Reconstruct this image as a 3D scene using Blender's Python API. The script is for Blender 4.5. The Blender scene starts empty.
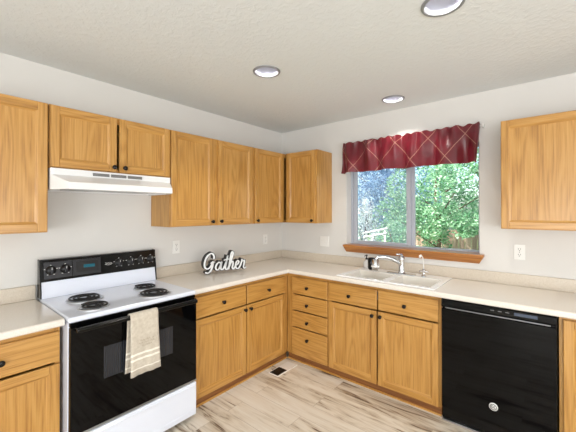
import bpy, bmesh, math, random
from mathutils import Vector, Matrix
random.seed(7)
sc = bpy.context.scene
COL = sc.collection
PI = math.pi

# ------------------------------------------------------------------ camera
cam_d = bpy.data.cameras.new('camera')
cam = bpy.data.objects.new('camera', cam_d); COL.objects.link(cam)
cam.location = (2.6068, -3.0146, 1.4672)
cam.rotation_euler = (math.radians(90.344), 0, math.radians(39.715))
cam_d.sensor_width = 36; cam_d.lens = 19.837
cam_d.shift_x = 0; cam_d.shift_y = -6.585/576
cam_d.clip_start = 0.05
sc.camera = cam

# ------------------------------------------------------------------ world, sun, added fill, exposure
sc.view_settings.view_transform = 'Standard'
sc.view_settings.look = 'None'
sc.view_settings.gamma = 1
sc.view_settings.use_curve_mapping = False
sc.view_settings.exposure = 0.27
w = bpy.data.worlds.new('sky'); sc.world = w; w.use_nodes = True
nt = w.node_tree; bg = nt.nodes['Background']
sky = nt.nodes.new('ShaderNodeTexSky'); sky.sky_type = 'NISHITA'; sky.sun_disc = False
sky.sun_elevation = math.radians(48); sky.sun_rotation = math.radians(200); sky.dust_density = 2.5
nt.links.new(sky.outputs[0], bg.inputs[0]); bg.inputs[1].default_value = 0.42

def lamp(name, kind, loc, rot, energy, color=(1, 1, 1), size=1, size_y=None, shape='RECTANGLE', spread=None):
    d = bpy.data.lights.new(name, kind); d.energy = energy; d.color = color
    if kind == 'AREA':
        d.shape = shape; d.size = size
        if size_y: d.size_y = size_y
        if spread: d.spread = spread
    o = bpy.data.objects.new(name, d); COL.objects.link(o); o.location = loc; o.rotation_euler = rot
    return o
s = lamp('sun', 'SUN', (0, -10, 20), (math.radians(42), 0, math.radians(-24)), 10.0, (1, .95, .86)); s.data.angle = 0.02
# added area fills behind the camera and on the right, no openings there
lamp('fill_behind_camera', 'AREA', (3.45, -5.85, 1.35), (math.radians(114), 0, math.radians(8)), 140, (.97, .985, 1), 3.0, 2.0)
lamp('fill_right', 'AREA', (5.25, -2.9, 1.35), (math.radians(110), 0, math.radians(90)), 66, (.97, .985, 1), 2.6, 1.5)

# ------------------------------------------------------------------ helpers
def C(r, g, b):
    f = lambda v: (v/255/12.92) if v/255 <= .04045 else ((v/255+.055)/1.055)**2.4
    return (f(r), f(g), f(b), 1)

def mat(name, color, rough=.5, metal=0, spec=.5, coat=0, emit=None, emit_s=0, trans=0, alpha=1, sheen=0):
    m = bpy.data.materials.new(name); m.use_nodes = True
    b = m.node_tree.nodes['Principled BSDF']
    b.inputs['Base Color'].default_value = color; b.inputs['Roughness'].default_value = rough
    b.inputs['Metallic'].default_value = metal; b.inputs['Specular IOR Level'].default_value = spec
    b.inputs['Coat Weight'].default_value = coat; b.inputs['Transmission Weight'].default_value = trans
    b.inputs['Alpha'].default_value = alpha; b.inputs['Sheen Weight'].default_value = sheen
    if emit: b.inputs['Emission Color'].default_value = emit; b.inputs['Emission Strength'].default_value = emit_s
    return m
class NB:
    def __init__(s, m): s.t = m.node_tree; s.b = s.t.nodes['Principled BSDF']
    def n(s, kind, **kw):
        x = s.t.nodes.new(kind)
        for k, v in kw.items():
            if k.startswith('i_'):
                key = k[2:]; x.inputs[int(key) if key.isdigit() else key.replace('_', ' ')].default_value = v
            else: setattr(x, k, v)
        return x
    def l(s, a, b): s.t.links.new(a, b)
    def math(s, op, a, b=None):
        x = s.n('ShaderNodeMath', operation=op)
        for i, v in enumerate((a, b)):
            if v is None: continue
            if isinstance(v, (int, float)): x.inputs[i].default_value = v
            else: s.l(v, x.inputs[i])
        return x.outputs[0]
    def ramp(s, fac, stops):
        r = s.n('ShaderNodeValToRGB'); e = r.color_ramp.elements
        while len(e) < len(stops): e.new(.5)
        for k, (p, c) in zip(e, stops): k.position = p; k.color = c
        s.l(fac, r.inputs[0]); return r.outputs[0]
    def mix(s, fac, a, b, mode='MIX'):
        x = s.n('ShaderNodeMix', data_type='RGBA', blend_type=mode)
        for i, v in ((0, fac), (6, a), (7, b)):
            if isinstance(v, (int, float, tuple)): x.inputs[i].default_value = v
            else: s.l(v, x.inputs[i])
        return x.outputs[2]
    def coords(s, scale, jitter=True):
        tc = s.n('ShaderNodeTexCoord'); v = tc.outputs['Object']
        if jitter:
            oi = s.n('ShaderNodeObjectInfo'); a = s.n('ShaderNodeVectorMath', operation='SCALE'); a.inputs[0].default_value = (7, 13, 5)
            s.l(oi.outputs['Random'], a.inputs['Scale'])
            b = s.n('ShaderNodeVectorMath', operation='ADD'); s.l(v, b.inputs[0]); s.l(a.outputs[0], b.inputs[1]); v = b.outputs[0]
        mp = s.n('ShaderNodeMapping'); mp.inputs['Scale'].default_value = scale; s.l(v, mp.inputs['Vector'])
        return mp.outputs[0]
    def noise(s, vec, scale, detail=3, dist=0, rough=.5):
        x = s.n('ShaderNodeTexNoise', i_Scale=scale, i_Detail=detail, i_Distortion=dist, i_Roughness=rough); s.l(vec, x.inputs['Vector']); return x.outputs[0]
    def bump(s, h, strength, dist=.002):
        b = s.n('ShaderNodeBump', i_Strength=strength, i_Distance=dist); s.l(h, b.inputs['Height']); s.l(b.outputs[0], s.b.inputs['Normal'])

def oak(name, axis, light, mid, dark, rough=.34):
    m = mat(name, mid, rough, spec=.5, coat=.25); m.node_tree.nodes['Principled BSDF'].inputs['Coat Roughness'].default_value = .22
    k = NB(m)
    sc1 = (5, 5, .55) if axis == 'z' else (.55, 5, 5)
    sc2 = (120, 120, 3.4) if axis == 'z' else (3.4, 120, 120)
    n1 = k.noise(k.coords(sc1), 1.0, 2, .3)
    ring = k.math('SINE', k.math('MULTIPLY', n1, 95.0))
    ring = k.math('MULTIPLY_ADD', ring, .5); ring.node.inputs[2].default_value = .5
    n2 = k.noise(k.coords(sc2), 1.0, 5, .1, .65)
    f = k.math('ADD', k.math('MULTIPLY', ring, .15), k.math('MULTIPLY', n2, .85))
    f = k.math('ADD', f, k.math('MULTIPLY', n1, .12))
    c = k.ramp(f, [(.3, dark), (.56, mid), (.9, light)])
    k.l(c, k.b.inputs['Base Color']); k.bump(n2, .12, .001)
    return m
OL, OM, OD = C(208, 162, 95), C(190, 140, 70), C(152, 103, 44)
OAK_V = oak('oak_vertical', 'z', OL, OM, OD); OAK_H = oak('oak_horizontal', 'x', OL, OM, OD)
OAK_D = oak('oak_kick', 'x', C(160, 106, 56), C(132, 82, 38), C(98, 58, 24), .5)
OAK_S = oak('oak_sill', 'x', C(196, 136, 72), C(172, 110, 52), C(132, 80, 36), .3)
M = {}
M['wall'] = mat('wall_paint', C(220, 218, 214), .75, spec=.3); k = NB(M['wall']); k.bump(k.noise(k.coords((1, 1, 1), False), 130, 2), .10, .002)
M['ceiling'] = mat('ceiling_knockdown', C(226, 230, 230), .85, spec=.2); k = NB(M['ceiling'])
h = k.ramp(k.noise(k.coords((1, 1, 1), False), 34, 3, .4), [(.46, (0, 0, 0, 1)), (.58, (1, 1, 1, 1))]); k.bump(h, .32, .003)
M['counter'] = mat('laminate_counter', C(222, 214, 202), .2, spec=.5, coat=.2); k = NB(M['counter'])
k.l(k.ramp(k.noise(k.coords((1, 1, 1), False), 160, 4), [(.3, C(224, 216, 204)), (.5, C(230, 223, 213)), (.7, C(234, 229, 221))]), k.b.inputs['Base Color'])
M['splash'] = mat('laminate_shaded', C(205, 194, 178), .28, spec=.5); k = NB(M['splash'])  # same laminate as the counter, its shade put into the darker beige
k.l(k.ramp(k.noise(k.coords((1, 1, 1), False), 170, 4), [(.35, C(201, 189, 172)), (.5, C(207, 196, 180)), (.66, C(212, 202, 187))]), k.b.inputs['Base Color'])
M['enamel'] = mat('white_enamel', C(228, 233, 245), .16, spec=.5, coat=.3)
M['hood'] = mat('hood_enamel', C(236, 236, 236), .25)
M['black_glass'] = mat('black_glass', C(4, 4, 5), .04, spec=.2)
M['black_gloss'] = mat('black_gloss', C(6, 6, 7), .14, spec=.3)
M['black'] = mat('black_plastic', C(16, 15, 16), .4)
M['knob'] = mat('dark_bronze', C(24, 19, 18), .3, metal=.4)
M['coil'] = mat('coil_iron', C(26, 25, 26), .45, metal=.3)
M['chrome'] = mat('chrome', C(215, 217, 220), .08, metal=1)
M['pan'] = mat('drip_pan_chrome', C(205, 207, 212), .38, metal=.75)
M['steel'] = mat('brushed_steel', C(170, 172, 176), .28, metal=1)
M['white'] = mat('white_plastic', C(236, 235, 231), .35)
M['slot'] = mat('socket_slot', C(60, 58, 56), .5)
M['vinyl'] = mat('backlit_vinyl', C(180, 184, 194), .3)  # white vinyl greyed, the backlit shade of the frame is in the colour
M['sinkw'] = mat('sink_white', C(242, 242, 242), .15, coat=.3)
M['bowl'] = mat('sink_bowl', C(234, 230, 222), .2, coat=.2)
M['grey'] = mat('grey_metal', C(128, 128, 128), .4, metal=.6)
M['frame'] = mat('control_grey', C(52, 52, 55), .35, metal=.5)
M['teal'] = mat('clock_display', C(18, 70, 84), .15, emit=C(40, 150, 170), emit_s=.15)
M['mark'] = mat('white_print', C(225, 225, 222), .4)
M['signw'] = mat('sign_white', C(226, 228, 228), .5)
M['signk'] = mat('sign_black', C(14, 14, 15), .55)
M['lawn'] = mat('lawn_grass', C(104, 132, 62), .9)
M['bark'] = mat('bark', C(92, 74, 58), .9)
M['fence'] = mat('fence_boards', C(150, 126, 108), .8); k = NB(M['fence'])
k.l(k.ramp(k.noise(k.coords((14, 14, 1)), 1, 3), [(.3, C(122, 98, 82)), (.7, C(176, 152, 132))]), k.b.inputs['Base Color'])
M['railw'] = mat('white_rail', C(238, 236, 230), .5)
M['lens'] = mat('lamp_lens', C(255, 250, 242), .4, emit=C(255, 248, 240), emit_s=1.0)
M['baffle'] = mat('lamp_baffle', C(176, 178, 190), .35)
M['ring'] = mat('lamp_ring_shade', C(150, 153, 156), .35, metal=.3)  # grey puts the shadow gap round the trim ring into its colour
M['oven_in'] = mat('oven_window_glass', C(30, 32, 38), .12, spec=.5); k = NB(M['oven_in'])
wv = k.n('ShaderNodeTexWave', wave_type='BANDS', bands_direction='Y', i_Scale=28); k.l(k.coords((1, 1, 1), False), wv.inputs[0])
k.l(k.ramp(wv.outputs[1], [(.3, C(26, 28, 33)), (.8, C(44, 47, 54))]), k.b.inputs['Base Color'])

# glass: a thin pane, clear with a reflection
def pane_mat(name, tint, glossy):
    m = bpy.data.materials.new(name); m.use_nodes = True; t = m.node_tree; t.nodes.clear()
    o = t.nodes.new('ShaderNodeOutputMaterial'); a = t.nodes.new('ShaderNodeBsdfTransparent'); a.inputs[0].default_value = tint
    g = t.nodes.new('ShaderNodeBsdfGlossy'); g.inputs['Roughness'].default_value = .03
    f = t.nodes.new('ShaderNodeFresnel'); f.inputs[0].default_value = 1.35
    x = t.nodes.new('ShaderNodeMixShader'); t.links.new(f.outputs[0], x.inputs[0]); t.links.new(a.outputs[0], x.inputs[1]); t.links.new(g.outputs[0], x.inputs[2])
    t.links.new(x.outputs[0], o.inputs[0]); return m
M['glass'] = pane_mat('window_glass', (.97, .98, 1, 1), .05)
def screen_mat():
    m = bpy.data.materials.new('insect_screen'); m.use_nodes = True; t = m.node_tree; t.nodes.clear()
    o = t.nodes.new('ShaderNodeOutputMaterial'); a = t.nodes.new('ShaderNodeBsdfTransparent')
    d = t.nodes.new('ShaderNodeBsdfDiffuse'); d.inputs[0].default_value = C(175, 188, 215)
    x = t.nodes.new('ShaderNodeMixShader'); x.inputs[0].default_value = .2
    t.links.new(a.outputs[0], x.inputs[1]); t.links.new(d.outputs[0], x.inputs[2]); t.links.new(x.outputs[0], o.inputs[0]); return m
M['screen'] = screen_mat()

def leaf_mat(name, stops):
    m = bpy.data.materials.new(name); m.use_nodes = True; t = m.node_tree; k = NB(m)
    g = k.n('ShaderNodeNewGeometry'); c = k.ramp(g.outputs['Random Per Island'], stops)
    k.l(c, k.b.inputs['Base Color']); k.b.inputs['Roughness'].default_value = .5
    tr = k.n('ShaderNodeBsdfTranslucent'); k.l(c, tr.inputs[0]); x = k.n('ShaderNodeMixShader'); x.inputs[0].default_value = .4
    k.l(k.b.outputs[0], x.inputs[1]); k.l(tr.outputs[0], x.inputs[2]); k.l(x.outputs[0], t.nodes['Material Output'].inputs[0]); return m
M['leaf_green'] = leaf_mat('leaf_green', [(0, C(78, 134, 92)), (.5, C(134, 186, 140)), (1, C(206, 230, 198))])
M['leaf_blue'] = leaf_mat('leaf_blue', [(0, C(92, 124, 156)), (.5, C(130, 168, 198)), (1, C(198, 222, 236))])
M['leaf_dark'] = leaf_mat('leaf_dark', [(0, C(70, 116, 96)), (.5, C(108, 156, 124)), (1, C(160, 196, 160))])
M['leaf_pale'] = leaf_mat('leaf_pale', [(0, C(168, 186, 176)), (.5, C(216, 224, 222)), (1, C(246, 246, 250))])

def floor_mat():
    m = mat('vinyl_plank', C(200, 186, 168), .42, spec=.45); k = NB(m)
    v = k.coords((1, 1, 1), False)
    br = k.n('ShaderNodeTexBrick', offset=.37, i_Scale=1.0); k.l(v, br.inputs['Vector'])
    br.inputs['Brick Width'].default_value = 1.22; br.inputs['Row Height'].default_value = .15; br.inputs['Mortar Size'].default_value = .0016
    br.inputs['Color1'].default_value = (0, 0, 0, 1); br.inputs['Color2'].default_value = (1, 1, 1, 1); br.inputs['Mortar'].default_value = (.5, .5, .5, 1)
    sh = k.n('ShaderNodeVectorMath', operation='SCALE'); sh.inputs[0].default_value = (9.7, 3.3, 21); 
    sp = k.n('ShaderNodeSeparateColor'); k.l(br.outputs[0], sp.inputs[0]); k.l(sp.outputs[0], sh.inputs['Scale'])
    ad = k.n('ShaderNodeVectorMath', operation='ADD'); k.l(v, ad.inputs[0]); k.l(sh.outputs[0], ad.inputs[1])
    mp = k.n('ShaderNodeMapping'); mp.inputs['Scale'].default_value = (1.3, 9, 1); k.l(ad.outputs[0], mp.inputs[0])
    a = k.noise(mp.outputs[0], 1.6, 5, .8, .6)
    mp2 = k.n('ShaderNodeMapping'); mp2.inputs['Scale'].default_value = (3, 60, 1); k.l(ad.outputs[0], mp2.inputs[0])
    b = k.noise(mp2.outputs[0], 1.0, 4, .3, .6)
    f = k.math('ADD', k.math('MULTIPLY', a, .8), k.math('MULTIPLY', b, .22))
    f = k.math('ADD', f, k.math('MULTIPLY', sp.outputs[0], .12))
    c = k.ramp(f, [(.37, C(108, 88, 72)), (.45, C(164, 146, 126)), (.51, C(202, 190, 172)), (.60, C(223, 214, 200)), (.8, C(234, 229, 219))])
    c = k.mix(k.math('MULTIPLY', br.outputs['Fac'], .5), c, C(140, 124, 108))
    st = k.ramp(k.math('ADD', k.math('MULTIPLY', a, .75), k.math('MULTIPLY', b, .25)), [(.36, (1, 1, 1, 1)), (.42, (0, 0, 0, 1))])
    c = k.mix(k.math('MULTIPLY', st, .85), c, C(78, 56, 42))
    k.l(c, k.b.inputs['Base Color']); k.bump(k.math('SUBTRACT', b, k.math('MULTIPLY', br.outputs['Fac'], 1.5)), .12, .002)
    return m
M['floor'] = floor_mat()

def valance_mat():
    m = mat('burgundy_satin', C(120, 20, 40), .32, spec=.7, sheen=.25); k = NB(m)
    k.b.inputs['Sheen Tint'].default_value = C(255, 170, 190); k.b.inputs['Sheen Roughness'].default_value = .35
    tc = k.n('ShaderNodeTexCoord'); sx = k.n('ShaderNodeSeparateXYZ'); k.l(tc.outputs['UV'], sx.inputs[0])
    u, v = sx.outputs[0], sx.outputs[1]
    def line(sign):
        a = k.math('ADD', u, k.math('MULTIPLY', v, sign)); a = k.math('FRACT', k.math('ADD', a, 100.5)); a = k.math('ABSOLUTE', k.math('SUBTRACT', a, .5)); return k.math('LESS_THAN', a, .0125)
    f = k.math('MAXIMUM', line(1.0), line(-1.0))
    n = k.noise(k.coords((12, 12, 12), False), 1, 3)
    base = k.ramp(n, [(.3, C(90, 8, 23)), (.7, C(108, 11, 31))])
    c = k.mix(k.math('MULTIPLY', f, .85), base, C(166, 124, 108))
    k.l(c, k.b.inputs['Base Color']); return m
M['valance'] = valance_mat()
def towel_mat():
    m = mat('towel_cotton', C(204, 190, 166), .9, spec=.1, sheen=.3); k = NB(m)
    tc = k.n('ShaderNodeTexCoord'); sx = k.n('ShaderNodeSeparateXYZ'); k.l(tc.outputs['Object'], sx.inputs[0]); z = sx.outputs[2]
    def band(z0, hw): return k.math('LESS_THAN', k.math('ABSOLUTE', k.math('SUBTRACT', z, z0)), hw)
    f = k.math('MAXIMUM', band(.625, .006), k.math('MAXIMUM', band(.595, .006), band(.540, .004)))
    n = k.noise(k.coords((1, 1, 1), False), 60, 4)
    base = k.ramp(n, [(.3, C(190, 179, 162)), (.7, C(207, 198, 183))])
    k.l(k.mix(f, base, C(236, 230, 218)), k.b.inputs['Base Color'])
    k.bump(k.noise(k.coords((1, 1, 1), False), 500, 2), .3, .001); return m
M['towel'] = towel_mat()

class MB:
    def __init__(s): s.bm = bmesh.new()
    def box(s, x0, x1, y0, y1, z0, z1, bev=0, mi=0, seg=2):
        n0 = set(s.bm.faces)
        vs = [s.bm.verts.new((x, y, z)) for x in (x0, x1) for y in (y0, y1) for z in (z0, z1)]
        fs = [s.bm.faces.new([vs[i] for i in q]) for q in ((0, 1, 3, 2), (4, 6, 7, 5), (0, 4, 5, 1), (2, 3, 7, 6), (0, 2, 6, 4), (1, 5, 7, 3))]
        if bev:
            es = list({e for f in fs for e in f.edges})
            bmesh.ops.bevel(s.bm, geom=es, offset=bev, segments=seg, profile=.5, affect='EDGES')
        for f in s.bm.faces:
            if f not in n0: f.material_index = mi
        return s
    def prism(s, poly, d0, d1, axis='x', bev=0, mi=0):
        """poly: list of 2D points in the plane normal to axis, extruded from d0 to d1"""
        def P(a, b, d): return {'x': (d, a, b), 'y': (a, d, b), 'z': (a, b, d)}[axis]
        n0 = set(s.bm.faces)
        A = [s.bm.verts.new(P(a, b, d0)) for a, b in poly]; B = [s.bm.verts.new(P(a, b, d1)) for a, b in poly]
        fs = [s.bm.faces.new(A), s.bm.faces.new(B[::-1])]
        for i in range(len(A)):
            j = (i+1) % len(A); fs.append(s.bm.faces.new((A[i], B[i], B[j], A[j])))
        if bev:
            es = list({e for f in fs for e in f.edges}); bmesh.ops.bevel(s.bm, geom=es, offset=bev, segments=2, profile=.5, affect='EDGES')
        for f in s.bm.faces:
            if f not in n0: f.material_index = mi
        return s
    def lathe(s, prof, c=(0, 0, 0), axis=(0, 0, 1), seg=24, mi=0, smooth=True):
        ax = Vector(axis).normalized(); q = Vector((0, 0, 1)).rotation_difference(ax); c = Vector(c); R = []
        for r, h in prof:
            if r < 1e-6: R.append([s.bm.verts.new(c + q @ Vector((0, 0, h)))])
            else: R.append([s.bm.verts.new(c + q @ Vector((r*math.cos(2*PI*i/seg), r*math.sin(2*PI*i/seg), h))) for i in range(seg)])
        for a, b in zip(R, R[1:]):
            for i in range(seg):
                j = (i+1) % seg
                if len(a) == 1 and len(b) == 1: continue
                if len(a) == 1: f = s.bm.faces.new((a[0], b[i], b[j]))
                elif len(b) == 1: f = s.bm.faces.new((a[i], a[j], b[0]))
                else: f = s.bm.faces.new((a[i], a[j], b[j], b[i]))
                f.smooth = smooth; f.material_index = mi
        return s
    def tube(s, pts, rad, seg=10, mi=0, close=False):
        pts = [Vector(p) for p in pts]; n = len(pts); R = []
        up = Vector((0, 0, 1)); prev = None
        for i, p in enumerate(pts):
            if close: t = (pts[(i+1) % n]-pts[i-1]).normalized()
            else: t = (pts[min(i+1, n-1)]-pts[max(i-1, 0)]).normalized()
            if prev is None:
                a = t.cross(up); a = t.cross(Vector((1, 0, 0))) if a.length < 1e-3 else a
            else: a = prev - t*prev.dot(t)
            a.normalize(); prev = a; b = t.cross(a)
            r = rad[i] if isinstance(rad, (list, tuple)) else rad
            R.append([s.bm.verts.new(p + r*(a*math.cos(2*PI*k/seg)+b*math.sin(2*PI*k/seg))) for k in range(seg)])
        for i in range(n if close else n-1):
            A, B = R[i], R[(i+1) % n]
            for k in range(seg):
                f = s.bm.faces.new((A[k], A[(k+1) % seg], B[(k+1) % seg], B[k])); f.smooth = True; f.material_index = mi
        if not close:
            for r in (R[0], R[-1]):
                f = s.bm.faces.new(r); f.material_index = mi
        return s
    def gridslab(s, xs, ys, z0, z1, full):
        """slab made of cells; full(i,j) says which cells are solid"""
        V = {}
        def v(i, j, z):
            if (i, j, z) not in V: V[(i, j, z)] = s.bm.verts.new((xs[i], ys[j], z))
            return V[(i, j, z)]
        nx, ny = len(xs)-1, len(ys)-1; F = lambda i, j: 0 <= i < nx and 0 <= j < ny and full(i, j)
        for i in range(nx):
            for j in range(ny):
                if not F(i, j): continue
                s.bm.faces.new((v(i, j, z1), v(i+1, j, z1), v(i+1, j+1, z1), v(i, j+1, z1)))
                s.bm.faces.new((v(i, j, z0), v(i, j+1, z0), v(i+1, j+1, z0), v(i+1, j, z0)))
                for (di, dj, a, b) in ((-1, 0, (i, j), (i, j+1)), (1, 0, (i+1, j), (i+1, j+1)), (0, -1, (i, j), (i+1, j)), (0, 1, (i, j+1), (i+1, j+1))):
                    if not F(i+di, j+dj): s.bm.faces.new((v(*a, z0), v(*b, z0), v(*b, z1), v(*a, z1)))
        return s
    def bevel_sharp(s, off, ang=.5, seg=3, sel=None):
        bmesh.ops.recalc_face_normals(s.bm, faces=s.bm.faces)
        es = [e for e in s.bm.edges if len(e.link_faces) == 2 and e.calc_face_angle(0) > ang and (sel is None or sel(e))]
        bmesh.ops.bevel(s.bm, geom=es, offset=off, segments=seg, profile=.5, affect='EDGES'); return s
    def build(s, name, m, parent=None, recalc=True):
        if recalc: bmesh.ops.recalc_face_normals(s.bm, faces=s.bm.faces)
        me = bpy.data.meshes.new(name); s.bm.to_mesh(me); s.bm.free()
        for x in (m if isinstance(m, (list, tuple)) else [m]): me.materials.append(x)
        o = bpy.data.objects.new(name, me); COL.objects.link(o)
        if parent: o.parent = parent
        return o
def tag(o, label, cat, group=None):
    o['label'] = label; o['category'] = cat
    if group: o['group'] = group
    return o
def struct(o): o['kind'] = 'structure'; return o
def thing(name, label, cat, loc=(0, 0, 0), rz=0, group=None):
    o = bpy.data.objects.new(name, None); COL.objects.link(o); o.location = loc; o.rotation_euler = (0, 0, rz); o.empty_display_size = .1
    return tag(o, label, cat, group)
def recentre(o, loc):
    """move a single mesh object's origin to loc, leaving the shape where it is"""
    o.data.transform(Matrix.Translation(-Vector(loc))); o.location = loc; return o
def copytree(o, parent=None):
    c = o.copy(); COL.objects.link(c)
    if parent: c.parent = parent
    for ch in list(o.children): copytree(ch, c)
    return c

H = 2.446
# ------------------------------------------------------------------ room shell
RX, RY = 5.4, -6.0
struct(MB().box(-.15, RX+.15, RY-.15, .16, -.1, 0).build('floor', M['floor']))
CANS = [(1.075, -1.405), (1.548, -.306), (2.215, -1.40)]
def ceiling():
    b = bmesh.new()
    def loop(pts):
        vs = [b.verts.new((x, y, H)) for x, y in pts]; return [b.edges.new((vs[i], vs[(i+1) % len(vs)])) for i in range(len(vs))]
    es = loop([(-.15, RY-.15), (RX+.15, RY-.15), (RX+.15, .16), (-.15, .16)])
    for cx, cy in CANS: es += loop([(cx+.079*math.cos(2*PI*i/32), cy+.079*math.sin(2*PI*i/32)) for i in range(32)])
    bmesh.ops.triangle_fill(b, edges=es, use_beauty=True)
    bmesh.ops.recalc_face_normals(b, faces=b.faces)
    r = bmesh.ops.extrude_face_region(b, geom=list(b.faces)); vs = [g for g in r['geom'] if isinstance(g, bmesh.types.BMVert)]
    bmesh.ops.translate(b, verts=vs, vec=(0, 0, .2))
    m = MB(); m.bm.free(); m.bm = b
    return m.build('ceiling', M['ceiling'])
struct(ceiling())
struct(MB().box(-.15, 0, RY-.15, .16, 0, H).build('wall_left', M['wall']))
struct(MB().box(RX, RX+.15, RY-.15, .16, 0, H).build('wall_right', M['wall']))
struct(MB().box(0, RX, RY-.15, RY, 0, H).build('wall_front', M['wall']))
WX0, WX1, WZ0, WZ1 = .917, 2.150, 1.105, 2.06
def wall_back():
    m = MB(); m.gridslab([0, WX0, WX1, RX], [0, WZ0, WZ1, H], 0, .16, lambda i, j: not (i == 1 and j == 1))
    for v in m.bm.verts: x, y, z = v.co; v.co = (x, z, y)
    return m.build('wall_back', M['wall'])
struct(wall_back())

# window unit: sliding sash on the left, fixed pane on the right
win = bpy.data.objects.new('window_1', None); COL.objects.link(win); struct(win)
ya, yb = .115, .155
f = MB(); zt, zb = WZ1, WZ0
def ring(m, x0, x1, z0, z1, wl, wr, wb, wt, y0, y1, bev=.003):
    m.box(x0, x0+wl, y0, y1, z0, z1, bev); m.box(x1-wr, x1, y0, y1, z0, z1, bev)
    m.box(x0+wl, x1-wr, y0, y1, z0, z0+wb, bev); m.box(x0+wl, x1-wr, y0, y1, z1-wt, z1, bev); return m
ring(f, WX0, WX1, zb, zt, .022, .022, .026, .03, ya-.012, yb)
f.box(1.556, 1.589, ya+.012, yb, zb+.026, zt-.03, .003)
f.build('window_frame', M['vinyl'], win)
ring(MB(), WX0+.024, 1.556, zb+.028, zt-.032, .045, .042, .022, .03, ya-.006, ya+.020).build('sash', M['vinyl'], win)
MB().box(WX0+.069, 1.514, ya+.004, ya+.008, zb+.05, zt-.062).build('pane', M['glass'], win)
MB().box(1.589, WX1-.022, ya+.02, ya+.024, zb+.026, zt-.03).build('pane', M['glass'], win)
MB().box(WX0+.069, 1.514, ya+.034, ya+.035, zb+.05, zt-.062).build('insect_screen', M['screen'], win)
l = MB(); l.box(1.525, 1.54, ya-.016, ya-.006, 1.5, 1.56, .003); l.build('sash_latch', M['vinyl'], win)

# oak window stool and apron
t = MB()
n = len(t.bm.verts)
t.box(.905, 2.186, -.064, .10, 1.0985, 1.1165, .004)
def taper(m, x0, x1, y0, zt, xa, xb, y1, zb):
    P = [(x0, 0, zt), (x1, 0, zt), (x1, y0, zt), (x0, y0, zt), (xa, 0, zb), (xb, 0, zb), (xb, y1, zb), (xa, y1, zb)]
    vs = [m.bm.verts.new(p) for p in P]
    for q in ((0, 1, 2, 3), (7, 6, 5, 4), (0, 4, 5, 1), (1, 5, 6, 2), (2, 6, 7, 3), (3, 7, 4, 0)): m.bm.faces.new([vs[i] for i in q])
taper(t, .908, 2.183, -.058, 1.0985, .926, 2.150, -.022, 1.040)
struct(t.build('trim_1', OAK_S))

# ------------------------------------------------------------------ cabinets
def door_mb(x0, x1, z0, z1, yf, fw=.047, th=.02):
    """frame-and-panel door, front face at local y=yf (toward -y), in oak: 0 vertical grain, 1 horizontal grain"""
    m = MB(); yb_ = yf+th; bv = .0035
    m.box(x0, x0+fw, yf, yb_, z0, z1, bv, 0); m.box(x1-fw, x1, yf, yb_, z0, z1, bv, 0)
    m.box(x0+fw, x1-fw, yf, yb_, z0, z0+fw, bv, 1); m.box(x0+fw, x1-fw, yf, yb_, z1-fw, z1, bv, 1)
    a = (x0+fw-.003, x1-fw+.003, z0+fw-.003, z1-fw+.003); sl = .015; d = .011
    b = (a[0]+sl, a[1]-sl, a[2]+sl, a[3]-sl)
    o = [(a[0], a[2]), (a[1], a[2]), (a[1], a[3]), (a[0], a[3])]; i_ = [(b[0], b[2]), (b[1], b[2]), (b[1], b[3]), (b[0], b[3])]
    O = [m.bm.verts.new((x, yf+.0015, z)) for x, z in o]; I = [m.bm.verts.new((x, yf+d, z)) for x, z in i_]
    for q in range(4):
        r = (q+1) % 4; f = m.bm.faces.new((O[q], O[r], I[r], I[q])); f.material_index = 1 if q in (0, 2) else 0
    f = m.bm.faces.new(I); f.material_index = 0
    return m
def knob(parent, x, y, z):
    MB().lathe([(0, 0), (.009, 0), (.0085, .003), (.0055, .006), (.0055, .013), (.012, .017), (.0155, .021), (.0145, .026), (.009, .029), (0, .030)], (x, y, z), (0, -1, 0), 18).build('knob', M['knob'], parent)
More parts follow.
